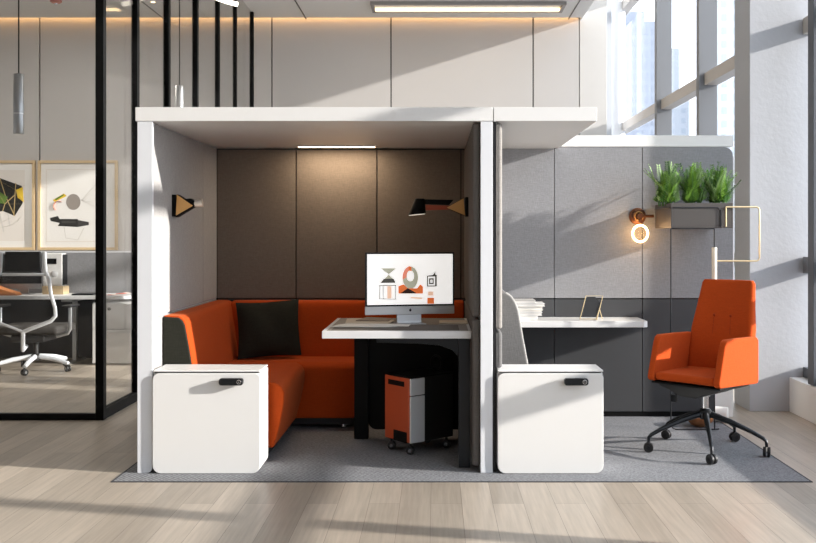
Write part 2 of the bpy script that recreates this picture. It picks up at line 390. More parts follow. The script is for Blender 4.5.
# cushion
cu = MB()
n = 14; t = bmesh.new(); g = {}
for side in (1, -1):
    for i in range(n+1):
        for j in range(n+1):
            u = i/n*2-1; v = j/n*2-1
            if side == -1 and (i in (0, n) or j in (0, n)): g[(side, i, j)] = g[(1, i, j)]; continue
            th = .065*((1-u**2)*(1-v**2))**.45
            pin = 1-.07*(1-max(abs(u), abs(v))**2) - .05*(1-u*u if abs(v) > abs(u) else 1-v*v)
            g[(side, i, j)] = t.verts.new((u*.215*pin, side*th + .006*math.sin(5*u+3*v), v*.195*pin))
    for i in range(n):
        for j in range(n):
            f = (g[(side, i, j)], g[(side, i+1, j)], g[(side, i+1, j+1)], g[(side, i, j+1)])
            t.faces.new(f if side == -1 else f[::-1])
cM = Matrix.Translation((-1.15, 1.355, .655)) @ Matrix.Rotation(math.radians(8), 4, 'Z') @ Matrix.Rotation(math.radians(-13), 4, 'X') @ Matrix.Rotation(math.radians(-3), 4, 'Y')
cu._merge(t, 0, 2, cM)
tag(cu.build('cushion', DARKFAB, thr=80), 'square charcoal cushion leaning in the corner of the orange sofa', 'cushion')

# ------------------------------------------------------------------ white cabinets
def cabinet(x0, x1, label):
    c = thing('storage_cabinet', label, 'cabinet', ((x0+x1)/2, .12, Z0), 0, 'white storage cabinets at the front of the booth')
    z1 = .565
    MB().prism(rrect(x0, x1, Z0+.0, z1-.016, .045, corners=(1, 1, 0, 0)), 'y', .018, .235, bev=.004).build('body', WHITE, c, thr=40)
    MB().prism(rrect(x0, x1, Z0+.0, z1-.016, .045, 6, corners=(1, 1, .6, .8)), 'y', -.012, .012, bev=.005).build('door', WHITE, c, thr=40)
    MB().box(x0+.002, x1, -.002, .235, z1-.011, z1, bev=.004, seg=2).build('top', WHITE, c)
    MB().box(x0+.012, x1-.012, -.004, .23, z1-.0155, z1-.0115).build('seam_shade', BLACKP, c)  # black strip put in as the shade of the gap under the top
    dr = [o for o in c.children if o.name.startswith('door')][0]
    hx = x1-.155; hz = z1-.058
    h = MB().prism(rrect(hx-.062, hx+.068, hz-.019, hz+.019, .014), 'y', -.05, -.022, bev=.003).build('handle', DARKMET, dr)
    MB().box(hx-.03, hx+.03, -.024, -.011, hz-.01, hz+.01).build('handle_mount', DARKMET, dr)
    lk = MB(); pts = [(hx+.047+.0105*math.cos(a), -.051, hz+.0105*math.sin(a)) for a in [2*PI*k/20 for k in range(20)]]
    lk.tube(pts, .0028, 6, closed=True); lk.box(hx+.0455, hx+.0485, -.053, -.049, hz-.005, hz+.005)
    lk.build('lock', CHROME, dr)
cabinet(-1.541, -.955, 'white cabinet in front of the orange sofa at the booth entrance')
cabinet(.334, .910, 'white cabinet standing before the grey bench and wall shelf')

# ------------------------------------------------------------------ booth desk
dk = thing('booth_desk', 'white-edged desk with dark frame fixed inside the booth', 'desk', (-.2, .5, Z0))
MB().box(-.633, .197, .10, .93, .725, .767, bev=.003).build('desktop', TOPW, dk)
MB().box(-.61, .18, .12, .92, .7665, .7675, bev=.0004).build('top_surface', mat('taupe_laminate', '#8d867e', .55), dk)
MB().box(.125, .19, .115, .165, Z0, .725, bev=.004).build('leg', DARKMET, dk)
MB().box(-.52, -.43, .86, .92, Z0, .725, bev=.004).build('leg', BLACK, dk)
ap = [(-.33, .725), (-.33, .70), (-.1, .695), (.02, .685), (.09, .66), (.125, .62), (.19, .62), (.19, .725)]
MB().prism(ap, 'y', .125, .155, bev=.002).build('apron', DARKMET, dk)
MB().prism(rrect(-.43, .19, .06, .72, .05), 'y', .885, .905, bev=.003).build('modesty_panel', BLACK, dk)
tag(MB().box(-.585, .13, .125, .43, .768, .7698, bev=.0008).build('desk_mat', MATGR), 'flat grey desk mat along the front of the booth desk', 'mat')
pp = thing('paper_spread', 'large white papers spread on the left half of the booth desk', 'paper', (-.4, .5, .77))
MB().prism([(-.605, .30), (-.27, .285), (-.215, .335), (-.16, .33), (-.15, .43), (-.50, .52), (-.575, .42)], 'z', .7705, .774, bev=.0008).build('sheet', SHEETW, pp)
MB().prism([(-.54, .48), (-.28, .455), (-.26, .70), (-.47, .83), (-.56, .80)], 'z', .7705, .7755, bev=.0008).build('sheet', mat('cream_paper', '#cfc5b8', .8), pp)
MB().prism([(-.49, .62), (-.29, .60), (-.27, .78), (-.44, .86)], 'z', .776, .780, bev=.0008).build('sheet', mat('taupe_paper', '#9b8f86', .8), pp)
tag(MB().box(.02, .19, .50, .66, .7675, .777, bev=.001, M=None).build('notepad', mat('beige_paper', '#d8c9b4', .8)), 'beige notepad on the booth desk right of the monitor base', 'notepad')

# monitor
def apple(r, cx, cz, y, M):  # small dark round mark with a leaf
    m = MB(); pts = []
    for k in range(28):
        a = 2*PI*k/28; rr = r*(1 - .13*max(0, math.cos(a-PI/2))**8 - .10*max(0, math.cos(a+PI/2))**8)
        if abs(((a+PI) % (2*PI))-PI) < .42: rr *= .80
        pts.append((cx+rr*.88*math.cos(a), cz+rr*math.sin(a)))
    m.prism(pts, 'y', y-.0005, y+.0005, M=M)
    m.prism([(cx, cz+r*1.05), (cx+r*.35, cz+r*1.15), (cx+r*.45, cz+r*1.6), (cx+r*.1, cz+r*1.45)], 'y', y-.0005, y+.0005, M=M)
    return m
mo = thing('desktop_monitor', 'silver all-in-one computer showing abstract shapes, on the booth desk', 'monitor', (-.155, .52, .767), math.radians(13))
W = .272; zb = .058; zt = .43; zc = .108
MB().box(-W, W, -.006, .012, zc, zt, bev=.003).build('bezel', BLACKP, mo, world=False)
MB().box(-W, W, -.006, .012, zb, zc-.0005, bev=.003).build('chin', SILVERL, mo, world=False)
apple(.0085, 0, (zb+zc)/2, -.0068, None).build('emblem', BLACKP, mo, world=False)
MB().prism([(.012, .1), (.04, .12), (.05, .3), (.03, .36), (.012, .38)], 'x', -.2, .2, bev=.01).build('rear_shell', SILVER, mo, world=False)
MB().prism([(.02, .0), (.10, .0), (.10, .006), (.05, .02), (.05, .16), (.035, .16), (.028, .02)], 'x', -.075, .075, bev=.002).box(-.09, .09, -.05, .1, 0, .006, bev=.002).build('stand', SILVER, mo, world=False)
cols = [flatc('screen_white', '#f3f1ee', .75), flatc('screen_sage', '#b9b8a4', .45), flatc('screen_grey', '#55534d', .3), flatc('screen_orange', '#e8743a', .5), flatc('screen_brown', '#3a241d', .2), flatc('screen_peach', '#f4c9ae', .55), flatc('screen_pink', '#ef8f76', .5)]
s = MB(); s.m(0).box(-W+.011, W-.011, -.0068, -.0055, zc+.010, zt-.011)
def U(px, py): return (-W+.008 + (px-106)/(614-106)*(2*W-.016), zt-.008 - (py-90)/(398-90)*(zt-zc-.016))
L = -.0072
def poly(mi, pts, y=L):
    s.m(mi); s.quad([(U(*p)[0], y, U(*p)[1]) for p in pts])
poly(1, [(188, 178), (278, 178), (234, 214)]); poly(1, [(234, 214), (262, 245), (205, 245)]); poly(2, [(205, 240), (262, 240), (274, 265), (186, 265)], -.0074)
for x in (180, 200, 272): poly(2, [(x, 282), (x+3, 282), (x+3, 362), (x, 362)])
poly(2, [(176, 279), (278, 279), (278, 283), (176, 283)]); poly(2, [(178, 358), (280, 362), (280, 365), (178, 361)]); poly(5, [(225, 285), (250, 285), (250, 358), (225, 358)])
cx_, cy_ = 360, 235
def arc(mi, a0, a1, ri, ro, y):
    N = 14
    for k in range(N):
        a = math.radians(a0+(a1-a0)*k/N); b = math.radians(a0+(a1-a0)*(k+1)/N)
        poly(mi, [(cx_+ri*.8*math.cos(a), cy_-10-ri*1.2*math.sin(a)), (cx_+ro*.8*math.cos(a), cy_-ro*1.2*math.sin(a)), (cx_+ro*.8*math.cos(b), cy_-ro*1.2*math.sin(b)), (cx_+ri*.8*math.cos(b), cy_-10-ri*1.2*math.sin(b))], y)
arc(1, -180, 180, 27, 58, L-.0002); arc(6, 95, 190, 27, 58, L-.0004); poly(3, [(350, 165), (366, 172), (366, 196), (350, 190)], L-.0006)
poly(3, [(290, 330), (290, 285), (320, 275), (345, 300), (400, 300), (418, 275), (434, 290), (434, 332)], L-.0003); poly(4, [(300, 330), (345, 298), (400, 331)], L-.0006)
poly(2, [(458, 224), (516, 218), (516, 290), (458, 290)]); poly(0, [(464, 230), (506, 230), (506, 284), (464, 284)], L-.0003); poly(2, [(470, 240), (498, 240), (498, 276), (470, 276)], L-.0005); poly(0, [(478, 248), (491, 248), (491, 268), (478, 268)], L-.0007); poly(2, [(492, 222), (508, 198), (508, 222)])
poly(5, [(464, 320), (496, 320), (496, 345), (464, 345)]); poly(3, [(460, 358), (500, 358), (500, 394), (460, 394)]); poly(5, [(360, 350), (430, 356), (430, 366), (360, 360)])
s.build('screen', cols, mo, world=False)

# pedestal on castors
pd = thing('rolling_pedestal', 'orange, silver and black box on castors under the booth desk', 'pedestal', (-.155, .40, Z0), math.radians(40))
# local: nearest corner at origin, +x runs right/back, +y runs left/back
MB().box(.10, .34, 0, .24, .07, .455, bev=.006).build('body', BLACKP, pd, world=False)
MB().box(0, .1, .006, .24, .07, .45, bev=.004).build('inner_body', BLACKP, pd, world=False)
MB().box(-.004, .012, .004, .236, .075, .452, bev=.004).build('side_panel', mat('orange_lacquer', '#b34a24', .45), pd, world=False)
MB().box(-.007, -.003, .045, .2, .40, .43, bev=.0015).build('grip', BLACK, pd, world=False)
MB().box(.004, .112, -.006, .008, .072, .345, bev=.004).build('front_panel', SILVERL, pd, world=False)
MB().box(.004, .112, -.006, .008, .351, .45, bev=.004).build('front_panel', SILVERL, pd, world=False)
MB().box(-.002, .34, -.002, .24, .452, .462, bev=.004).build('lid', BLACK, pd, world=False)
MB().box(-.006, .0, .02, .15, .07, .135, bev=.003).build('vent', BLACK, pd, world=False)
hp = [(.29, .10 + .05*math.cos(a), .47+.045 + .045*math.sin(a)) for a in [2*PI*k/20 for k in range(20)]]
MB().tube([(.29+.0, p[1], p[2]-.005) for p in hp], .007, 8, closed=True).build('loop_handle', BLACK, pd, world=False)
def caster(par, x, y, r, ztop, m1, m2, ang=0, hub=True, world=False, yoke=True):
    c = MB(); ax = Vector((math.cos(ang), math.sin(ang), 0))
    for k in (-1, 1):
        p = Vector((x, y, Z0+r)) + ax*k*r*.42
        c.m(0).lathe([(r*.55, -r*.28), (r*.97, -r*.25), (r, -r*.1), (r, r*.1), (r*.97, r*.25), (r*.55, r*.28)], p, 18, ax)
        c.m(1).lathe([(r*.42, -r*.31), (r*.42, r*.31)], p, 12, ax)
    w = c.build('caster', [m1, m2], par, world=world)
    if yoke:
        MB().tube([(x, y, Z0+r*1.1), (x, y, ztop)], r*.32, 8).box(x-r*.5, x+r*.5, y-r*.5, y+r*.5, Z0+r*1.6, Z0+r*2.0, bev=r*.1).build('fork', m1, w, world=world)
    return w
for (x, y) in ((.03, .03), (.31, .03), (.03, .21), (.31, .21)):
    caster(pd, x, y, .024, .072-Z0, BLACKP, CHROME, .7)
for ch in pd.children_recursive: 
    pass

# ------------------------------------------------------------------ wall lamps
def wall_lamp(side, y, z, label):
    lp = thing('wall_lamp', label, 'lamp', (-1.562 if side > 0 else .2, y, z), 0, 'brass and black wall lamps in the booth')
    k = side
    MB().box(min(0, k*.02), max(0, k*.02), -.055, .055, -.06, .06, bev=.004).build('wall_plate', BLACK, lp, world=False)
    # triangular wedge: wide at the wall, pointed outwards
    MB().prism([(k*.02, -.054), (k*.03, .052), (k*.135, -.006)], 'y', -.05, -.044, bev=.001).build('brass_face', BRASS, lp, world=False)
    MB().prism([(k*.02, -.056), (k*.03, .054), (k*.138, -.006)], 'y', -.044, .03, bev=.001).build('wedge', BLACK, lp, world=False)
    MB().prism([(k*.10, .008), (k*.265, .014), (k*.265, -.022), (k*.10, -.016)], 'y', -.025, -.005, bev=.003).build('arm', REDCOP, lp, world=False)
    MB().prism([(k*.09, .044), (k*.29, .048), (k*.29, .018), (k*.12, .012)], 'y', -.025, .005, bev=.003).build('bar', BLACK, lp, world=False)
    def rg(cx_, cz_, r, tilt): return [Vector((cx_+r*math.cos(a), -.015+r*math.sin(a), cz_+tilt*r*math.cos(a))) for a in [2*PI*q/28 for q in range(28)]]
    MB().loft([rg(k*.300, .052, .026, 0), rg(k*.300, .050, .030, 0), rg(k*.318, -.046, .055, -.1*k)]).build('shade', BLACK, lp, world=False)
    MB().loft([rg(k*.318, -.0465, .051, -.1*k), rg(k*.318, -.050, .050, -.1*k)]).build('diffuser', LAMPG, lp, world=False)
    return lp
wall_lamp(-1, .74, PZ(207, .74), 'wall lamp with copper arm on the booth wall above the monitor')
# left one points into the room, seen end on
lp = thing('wall_lamp', 'triangular brass and black wall lamp on the left booth wall', 'lamp', (-1.562, .50, PZ(205, .44)), 0, 'brass and black wall lamps in the booth')
MB().box(0, .026, -.055, .05, -.068, .062, bev=.003).build('wall_plate', BLACK, lp, world=False)
MB().prism([(.024, -.062), (.03, .062), (.125, -.004)], 'y', -.056, -.049, bev=.001).build('brass_face', BRASS, lp, world=False)
MB().prism([(.022, -.072), (.028, .064), (.135, -.004)], 'y', -.049, .02, bev=.001).build('wedge', BLACK, lp, world=False)
MB().prism([(.06, .034), (.11, .040), (.135, .02), (.10, .0)], 'y', -.05, .0, bev=.004).build('arm', BLACK, lp, world=False)
MB().lathe([(.012, 0), (.020, .004), (.027, .05), (.025, .052)], (.125, -.03, .008), 20, (1, .15, .12)).build('shade', mat('pale_champagne_metal', '#d5cbbd', .35, metal=.5), lp, world=False)

# ------------------------------------------------------------------ wall shelf, books, tablet
YS = 1.28
tag(MB().prism([(.365, 1.609), (.365, YS), (1.415, YS), (1.44, YS+.02), (1.44, 1.609)], 'z', .672, .714, bev=.003).build('wall_shelf', WHITE), 'long white shelf desk fixed across the grey panels', 'shelf')
random.seed(4); GREYB = mat('pale_grey_cover', '#b9b6b2', .6)
z = .7145
hs = [(.032, .17, .0), (.022, .175, .02), (.016, .19, .01), (.026, .165, .03), (.020, .19, .0), (.022, .16, -.01)]
bl = ['thick white book at the bottom of the pile on the shelf', 'second white book from the bottom of the shelf pile', 'thin white book in the middle of the shelf pile, third up',
      'cream-edged book, fourth up in the shelf pile', 'wide white book just under the top of the shelf pile', 'topmost white book of the pile on the shelf']
for i, (h, w, dx) in enumerate(hs):
    x0 = PX(512, 1.42)+.012*random.random(); x1 = x0+w+dx
    if i == 4: x1 += .02
    b = thing('book', bl[i], 'book', ((x0+x1)/2, 1.42, z), 0, 'white books piled on the shelf desk')
    y0 = 1.33+.01*random.random()
    MB().box(x0, x1, y0, y0+.2, z, z+.002).box(x0, x1, y0, y0+.2, z+h-.0025, z+h-.0005).box(x0, x0+.003, y0, y0+.2, z, z+h-.0005).build('cover', (IVORY if i == 3 else [WHITE, GREYB][i % 2]), b)
    MB().box(x0+.003, x1-.004, y0+.003, y0+.196, z+.002, z+h-.0025).build('pages', SHEETW, b)
    z += h
tb = thing('tablet', 'black tablet propped on a pale gold easel on the shelf', 'tablet', (PX(590, 1.4), 1.4, .714))
x0 = PX(580, 1.4); x1 = PX(599, 1.4); zt_ = PZ(296, 1.4)
fr = [(x0-.005, 1.37, .722), (x0+.043, 1.41, zt_), (x1+.028, 1.41, zt_), (x1-.018, 1.37, .722)]
for a, b in zip(fr, fr[1:]+fr[:1]): pass
MB().tube(fr, .0035, 6, closed=True).tube([(x1-.02, 1.37, .7185), (x1+.0, 1.50, .7185)], .0035, 6).tube([(x1+.003, 1.50, .7185), (x1-.0, 1.41, zt_-.07)], .0035, 6).tube([(x1+.026, 1.42, .7185), (x1-.005, 1.40, zt_-.06)], .003, 6).build('easel', GOLD, tb)
MB().loft([[(x0+.008, 1.372, .735), (x1-.022, 1.372, .735), (x1+.0, 1.394, .795), (x1+.014, 1.402, .825), (x1-.026, 1.404, zt_-.006), (x0+.048, 1.404, zt_-.006), (x0+.02, 1.382, .765)],
           [(x0+.008, 1.380, .733), (x1-.022, 1.380, .733), (x1+.0, 1.401, .793), (x1+.014, 1.409, .823), (x1-.026, 1.412, zt_-.008), (x0+.048, 1.412, zt_-.008), (x0+.02, 1.390, .763)]]).build('screen', BLACKP, tb)

# grey bench
gb = thing('upholstered_bench', 'grey upholstered bench with high rounded back beside the shelf desk', 'bench', (.55, .85, Z0))
prof = [(.364, .42), (.364, .93), (.385, .955), (.415, .955), (.445, .935), (.468, .90), (.486, .85), (.515, .68), (.545, .52), (.553, .42)]
soft(prof, 'y', .47, 1.24, 'backrest', GREYSEAT, gb, .008)
MB().tube([(p[0], .478, p[1]) for p in prof[3:]], .006, 8).build('piping', PIPING, gb)
soft([(.37, .09), (.80, .09), (.82, .12), (.82, .38), (.80, .41), (.37, .415)], 'y', .47, 1.24, 'seat', GREYSEAT, gb, .01)
MB().box(.38, .78, .5, 1.2, .03, .09).build('plinth', BLACKP, gb)
for (x, y) in ((.42, .54), (.76, .54), (.42, 1.16), (.76, 1.16)): MB().lathe([(.02, Z0), (.02, .03)], (x, y, 0), 12).build('foot', BLACK, gb)

# ------------------------------------------------------------------ planter on its stand
YP = 1.14
xl = PX(671, YP); xr = PX(733, YP); zb_ = PZ(228, YP); zt2 = PZ(203, YP)
pb = thing('planter_box', 'dark grey trough planter holding three ferns above the orange chair', 'planter', ((xl+xr)/2, YP+.2, zb_))
MB().box(xl, xr, YP, YP+.45, zb_, zb_+.012, bev=.002).box(xl, xl+.012, YP, YP+.45, zb_+.012, zt2, bev=.002).box(xr-.012, xr, YP, YP+.45, zb_+.012, zt2, bev=.002).box(xl+.012, xr-.012, YP, YP+.012, zb_+.012, zt2, bev=.002).box(xl+.012, xr-.012, YP+.438, YP+.45, zb_+.012, zt2, bev=.002).build('trough', PLANTBOX, pb)
MB().tube([(xl+.01, YP-.004, zt2-.03), (xr-.10, YP-.004, zt2-.03), (xr-.085, YP-.004, zt2-.05), (xr-.085, YP-.004, zb_+.005)], .003, 6).tube([(xl-.006, YP+.01, zt2-.03), (xl-.006, YP+.44, zt2-.03)], .003, 6).build('rim_rod', DARKMET, pb)
MB().box(xl+.014, xr-.014, YP+.014, YP+.436, zb_+.014, zt2-.02).build('soil', SOIL, pb)
def fern(cx, cy, seed, label):
    rnd = random.Random(seed); zb0 = zt2-.02
    r = thing('potted_fern', label, 'plant', (cx, cy, zb0), 0, 'ferns in the grey trough planter')
    L = MB(); st = MB()
    for k in range(46):
        a = rnd.random()*2*PI; lean = rnd.uniform(.05, .95)*(.4+.6*rnd.random()); h = rnd.uniform(.20, .31)*(1-.25*lean)
        bx = rnd.uniform(-.05, .05); by = rnd.uniform(-.06, .06)
        pts = []
        for i in range(9):
            t_ = i/8; rad = lean*(t_**1.6)*h*1.05
            pts.append(Vector((cx+bx+math.cos(a)*rad, cy+by+math.sin(a)*rad, zb0+.005+h*t_*(1-.12*lean*t_))))
        st.tube(pts, [.0022*(1-.7*i/8) for i in range(9)], 4)
        L.mi = 0 if rnd.random() < .5 else (1 if rnd.random() < .6 else 2)
        for i in range(18):
            t_ = .12+.88*i/17; f = t_*8; j = min(7, int(f)); p = pts[j].lerp(pts[j+1], f-j); d = (pts[j+1]-pts[j]).normalized()
            side = d.cross(Vector((math.cos(a+1.57+rnd.uniform(-.4, .4)), math.sin(a+1.57), 0))).normalized(); side = d.cross(side).normalized()
            ln = .046*(1-t_*.75)*rnd.uniform(.8, 1.2)+.008
            for sg in (-1, 1):
                tip = p + side*sg*ln*.95 + d*ln*.55; mid = p.lerp(tip, .5)
                wv = d.cross(side)*.002 + d*.0055
                L.quad([p, mid-wv, tip, mid+wv])
    L.build('foliage', [LEAF, LEAFD, LEAFL], r); st.build('stem', LEAFD, r)
fern(xl+.015, YP+.17, 1, 'bushy green fern at the lamp end of the planter')
fern(xl+.195, YP+.17, 2, 'bushy green fern in the middle of the planter')
fern(xr-.045, YP+.17, 3, 'bushy green fern at the column end of the planter')
stn = thing('plant_stand', 'thin wire stand with pale gold loop carrying the trough planter', 'stand', (1.65, 1.12, 0))
xa = PX(671.5, 1.12); xb = PX(715, 1.12); xc = PX(760, 1.12)
MB().tube([(xa, 1.135, zb_-.003), (xa, 1.135, .05), (xa+.01, 1.13, .02), (xa+.03, 1.125, .0125), (xb-.0, 1.125, .0125)], .0042, 8).tube([(xb, 1.128, .0125), (xb+.03, 1.14, .0125), (xb+.04, 1.165, .0125)], .0042, 8).tube([(xb, 1.135, .5), (xb, 1.135, zb_-.003)], .0042, 8).tube([(xb, 1.135, .5), (xb, 1.128, .0125)], .0042, 8).tube([(xa, 1.135, zb_-.004), (xb, 1.135, zb_-.004)], .0035, 8).build('wire_frame', DARKMET, stn)
MB().lathe([(.016, 0), (.017, .003), (.017, .3), (.016, .303)], (xb, 1.135, PZ(281, 1.135)-.08), 16).build('tube', IVORY, stn)
zt3 = PZ(207, 1.12); zm = PZ(261, 1.12)
rp = [(xr-.05, 1.13, zt3), (xc-.02, 1.13, zt3), (xc-.006, 1.13, zt3-.006), (xc, 1.13, zt3-.02), (xc, 1.13, zm+.02), (xc-.006, 1.13, zm+.006), (xc-.02, 1.13, zm), (xb, 1.13, zm)]
MB().tube(rp, .0055, 8).tube([(xr-.05, 1.13, zt3), (xr-.05, 1.13, zb_+.01)], .005, 8).build('gold_loop', GOLD, stn)

# ring bulb lamp
RL = thing('ring_bulb_lamp', 'copper wall lamp with a glowing round ring bulb beside the planter', 'lamp', (PX(641, 1.55), 1.61, PZ(216, 1.55)))
cx = PX(640.5, 1.5); czp = PZ(216, 1.5); y0 = 1.5
MB().lathe([(.06, 0), (.06, .014), (.05, .02)], (cx, 1.609, czp), 28, (0, -1, 0)).build('wall_plate', COPPER, RL)
k = MB(); k.lathe([(.034, 0), (.044, .006), (.044, .03), (.03, .036)], (cx, 1.592, czp), 28, (0, -1, 0)).lathe([(.02, 0), (.02, .06)], (cx, 1.56, czp), 20, (0, -1, 0))
k.tube([(cx+.0, 1.52, czp), (cx+.1, 1.54, czp-.0)], .011, 10); k.build('knuckle', COPPER, RL)
pts = [(cx+.03*math.cos(a), 1.545, czp+.03*math.sin(a)) for a in [2*PI*i/24 for i in range(24)]]
MB().tube(pts, .0045, 6, closed=True).build('dial_ring', BRASS, RL)
MB().lathe([(.013, 0), (.013, .03)], (cx, 1.51, czp-.045), 16).build('socket', COPPER, RL)
zc_ = PZ(233.5, 1.51)
pts = [(cx+.053*math.cos(a), 1.51, zc_+.058*math.sin(a)) for a in [2*PI*i/40 for i in range(40)]]
MB().tube(pts, .0075, 10, closed=True).build('ring_tube', BULB, RL)
pr = [(.062*math.sin(PI*i/16), -.066*math.cos(PI*i/16)) for i in range(17)]
MB().lathe(pr, (cx, 1.51, zc_), 24).build('bulb', BULBGL, RL)

# ------------------------------------------------------------------ orange armchair
ch = thing('swivel_armchair', 'orange high-backed swivel armchair on a five-star base, standing on the rug', 'chair', (1.62, .55, Z0), math.radians(-45))
C_ = MB()
# back: lofted rings from bottom to top (local; facing -y)
def ring(z, hw, yc, th, r=.03, dish=.02, n=6):
    pts = []
    for (x0, x1, y0, y1) in ((-hw, hw, yc-th/2, yc+th/2),):
        rr = min(r, th/2*.95)
        for (px_, py_, a0) in ((x0, y0, PI), (x1, y0, 1.5*PI), (x1, y1, 0), (x0, y1, .5*PI)):
            ox = px_+(rr if px_ < 0 else -rr); oy = py_+(rr if py_ < yc else -rr)
            for i in range(n):
                a = a0+PI/2*i/(n-1); X = ox+rr*math.cos(a); Y = oy+rr*math.sin(a)
                Y -= dish*(X/hw)**2
                pts.append(Vector((X, Y, z)))
    # add midpoints on front/back for dish
    out = []
    for i, p in enumerate(pts):
        out.append(p); q = pts[(i+1) % len(pts)]
        if (p-q).length > hw*.8:
            for t_ in (.2, .4, .5, .6, .8):
                m_ = p.lerp(q, t_); m_.y += dish*((p.x/hw)**2-(m_.x/hw)**2); out.append(m_)
    return out
zs = [(.425, .195, .19, .10), (.48, .20, .205, .11), (.60, .205, .225, .10), (.72, .205, .25, .09), (.85, .19, .28, .075), (.95, .18, .305, .065), (1.0, .175, .316, .055), (1.02, .163, .318, .035)]
C_.loft([ring(z_-Z0, hw, yc, th, dish=.03) for z_, hw, yc, th in zs]).build('backrest', ORANGE, ch, world=False, thr=60)
tf = MB()
OT = fabric('orange_thread', '#8f3410')
for x in (-.055, .055): MB().lathe([(.009, 0), (.007, .004), (.001, .006)], (x, .2105, .80), 12, (0, -1, .1)).tube([(x, .209, .795), (x*1.08, .192, .66)], .0016, 5).build('tufting_button', OT, ch, world=False)
def arm(s_):
    # side profile in (y, z), top narrows to the back, slanted front
    prof = [(-.262, .44), (-.262, .46), (-.20, .655), (-.183, .688), (-.16, .698), (.0, .696), (.19, .69), (.215, .67), (.215, .42), (.20, .408), (-.245, .428)]
    x0, x1 = (.195, .237) if s_ > 0 else (-.237, -.195)
    m_ = MB(); m_.prism([(a, b-Z0) for a, b in prof], 'x', x0, x1, bev=.013, seg=3)
    return m_
arm(-1).build('armrest', ORANGE, ch, world=False, thr=50); arm(1).build('armrest', ORANGE, ch, world=False, thr=50)
MB().box(-.194, .194, -.25, .19, .43, .478, bev=.02, seg=4).build('seat_cushion', ORANGE, ch, world=False, thr=60)
MB().prism([(-.21, .415), (.21, .415), (.19, .39), (.12, .37), (.05, .34), (-.05, .34), (-.12, .37), (-.19, .39)], 'y', -.2, .18, bev=.006).build('seat_pan', BLACKP, ch, world=False)
MB().prism([(-.225, .420), (.225, .420), (.225, .408), (-.225, .408)], 'y', -.235, .2, bev=.004).build('shell_rim', BLACK, ch, world=False)
MB().tube([(-.02, -.02, .355), (-.13, -.08, .345), (-.15, -.10, .32)], .006, 8).box(-.165, -.135, -.115, -.085, .285, .33, bev=.004).build('lever', DARKMET, ch, world=False)
MB().lathe([(.021, .22), (.021, .325), (.03, .327), (.03, .342)], (0, 0, 0), 20).build('gas_lift', CHROME, ch, world=False)
MB().lathe([(.03, .19), (.038, .20), (.038, .24), (.026, .255)], (0, 0, 0), 20).build('hub', DARKMET, ch, world=False)
for i in range(5):
    a = math.radians(188+72*i)+math.radians(45)
    dx, dy = math.cos(a), math.sin(a)
    P = [(dx*.02, dy*.02, .222), (dx*.15, dy*.15, .185), (dx*.27, dy*.27, .138), (dx*.335, dy*.335, .105), (dx*.352, dy*.352, .09), (dx*.355, dy*.355, .058)]
    lg = MB().tube(P, [.019, .017, .013, .0115, .010, .009], 10).build('leg', DARKMET, ch, world=False)
    c = caster(ch, dx*.355, dy*.355, .029, .06, BLACKP, DARKMET, a+1.2+i, yoke=False)
    for v in c.data.vertices: v.co.z -= Z0
for o in list(pd.children_recursive):
    if o.name.startswith(('caster', 'fork')):
        for v in o.data.vertices: v.co.z -= Z0

# small things on the floor behind the chair
YF = 1.36
tag(MB().lathe([(.048, 0), (.052, .004), (.052, .085), (.044, .09)], (2.02, 1.40, Z0+.053), 24, (-.92, .38, .0)).build('paper_roll', SHEETW), 'short white roll lying on the rug behind the orange chair', 'roll')
bw = [(.03, .0), (.06, .012), (.085, .04), (.092, .065), (.086, .065), (.078, .042), (.055, .018), (.02, .008)]
tag(MB().lathe(bw, (1.79, 1.27, Z0), 28).build('bowl', mat('tan_wood', '#8f5c36', .5, var=.15)), 'tan wooden bowl on the rug behind the chair legs', 'bowl')

# ------------------------------------------------------------------ glass partition
gp = thing('glass_partition', 'black-framed glass partition with tall mullions enclosing the back office', 'partition', (-2.4, 2, 0))
XP = -2.36; H = 4.155
def post(px, w, Y=None, x=None):
    Y = 950/(((CX-px)/2.36)) - D if Y is None else Y
    MB().box(XP-w/2, XP+w/2, Y-.03, Y+.03, 0, H, bev=.003).build('post', BLACK, gp)
    return Y
ys = [1.52]
post(102, .058, 1.52)
for p_, w in ((135.5, .048), (167, .05), (195.5, .05), (217.5, .044), (235, .04)):
    ys.append(post(p_, w))
ys.append(post(250.7, .045, 7.0))
ys[-1] = 7.0
for a, b in zip(ys, ys[1:]):
    MB().box(XP-.005, XP+.005, a+.03, b-.03, .07, H).build('pane', GLASS, gp)
MB().box(XP-.025, XP+.025, 1.55, 7.4, 0, .07, bev=.003).build('bottom_rail', BLACK, gp)
MB().box(-8.8, XP-.03, 1.495, 1.545, 0, .045, bev=.003).build('bottom_rail', BLACK, gp)
MB().box(-8.8, XP-.03, 1.495, 1.545, H-.06, H, bev=.003).build('top_rail', BLACK, gp)
MB().box(-5.0, XP-.03, 1.515, 1.525, .045, H-.06).build('pane', GLASS, gp)
MB().box(-5.06, -5.0, 1.49, 1.55, 0, H).build('post', BLACK, gp)
MB().box(-8.8, -5.06, 1.515, 1.525, .045, H-.06).build('pane', GLASS, gp)

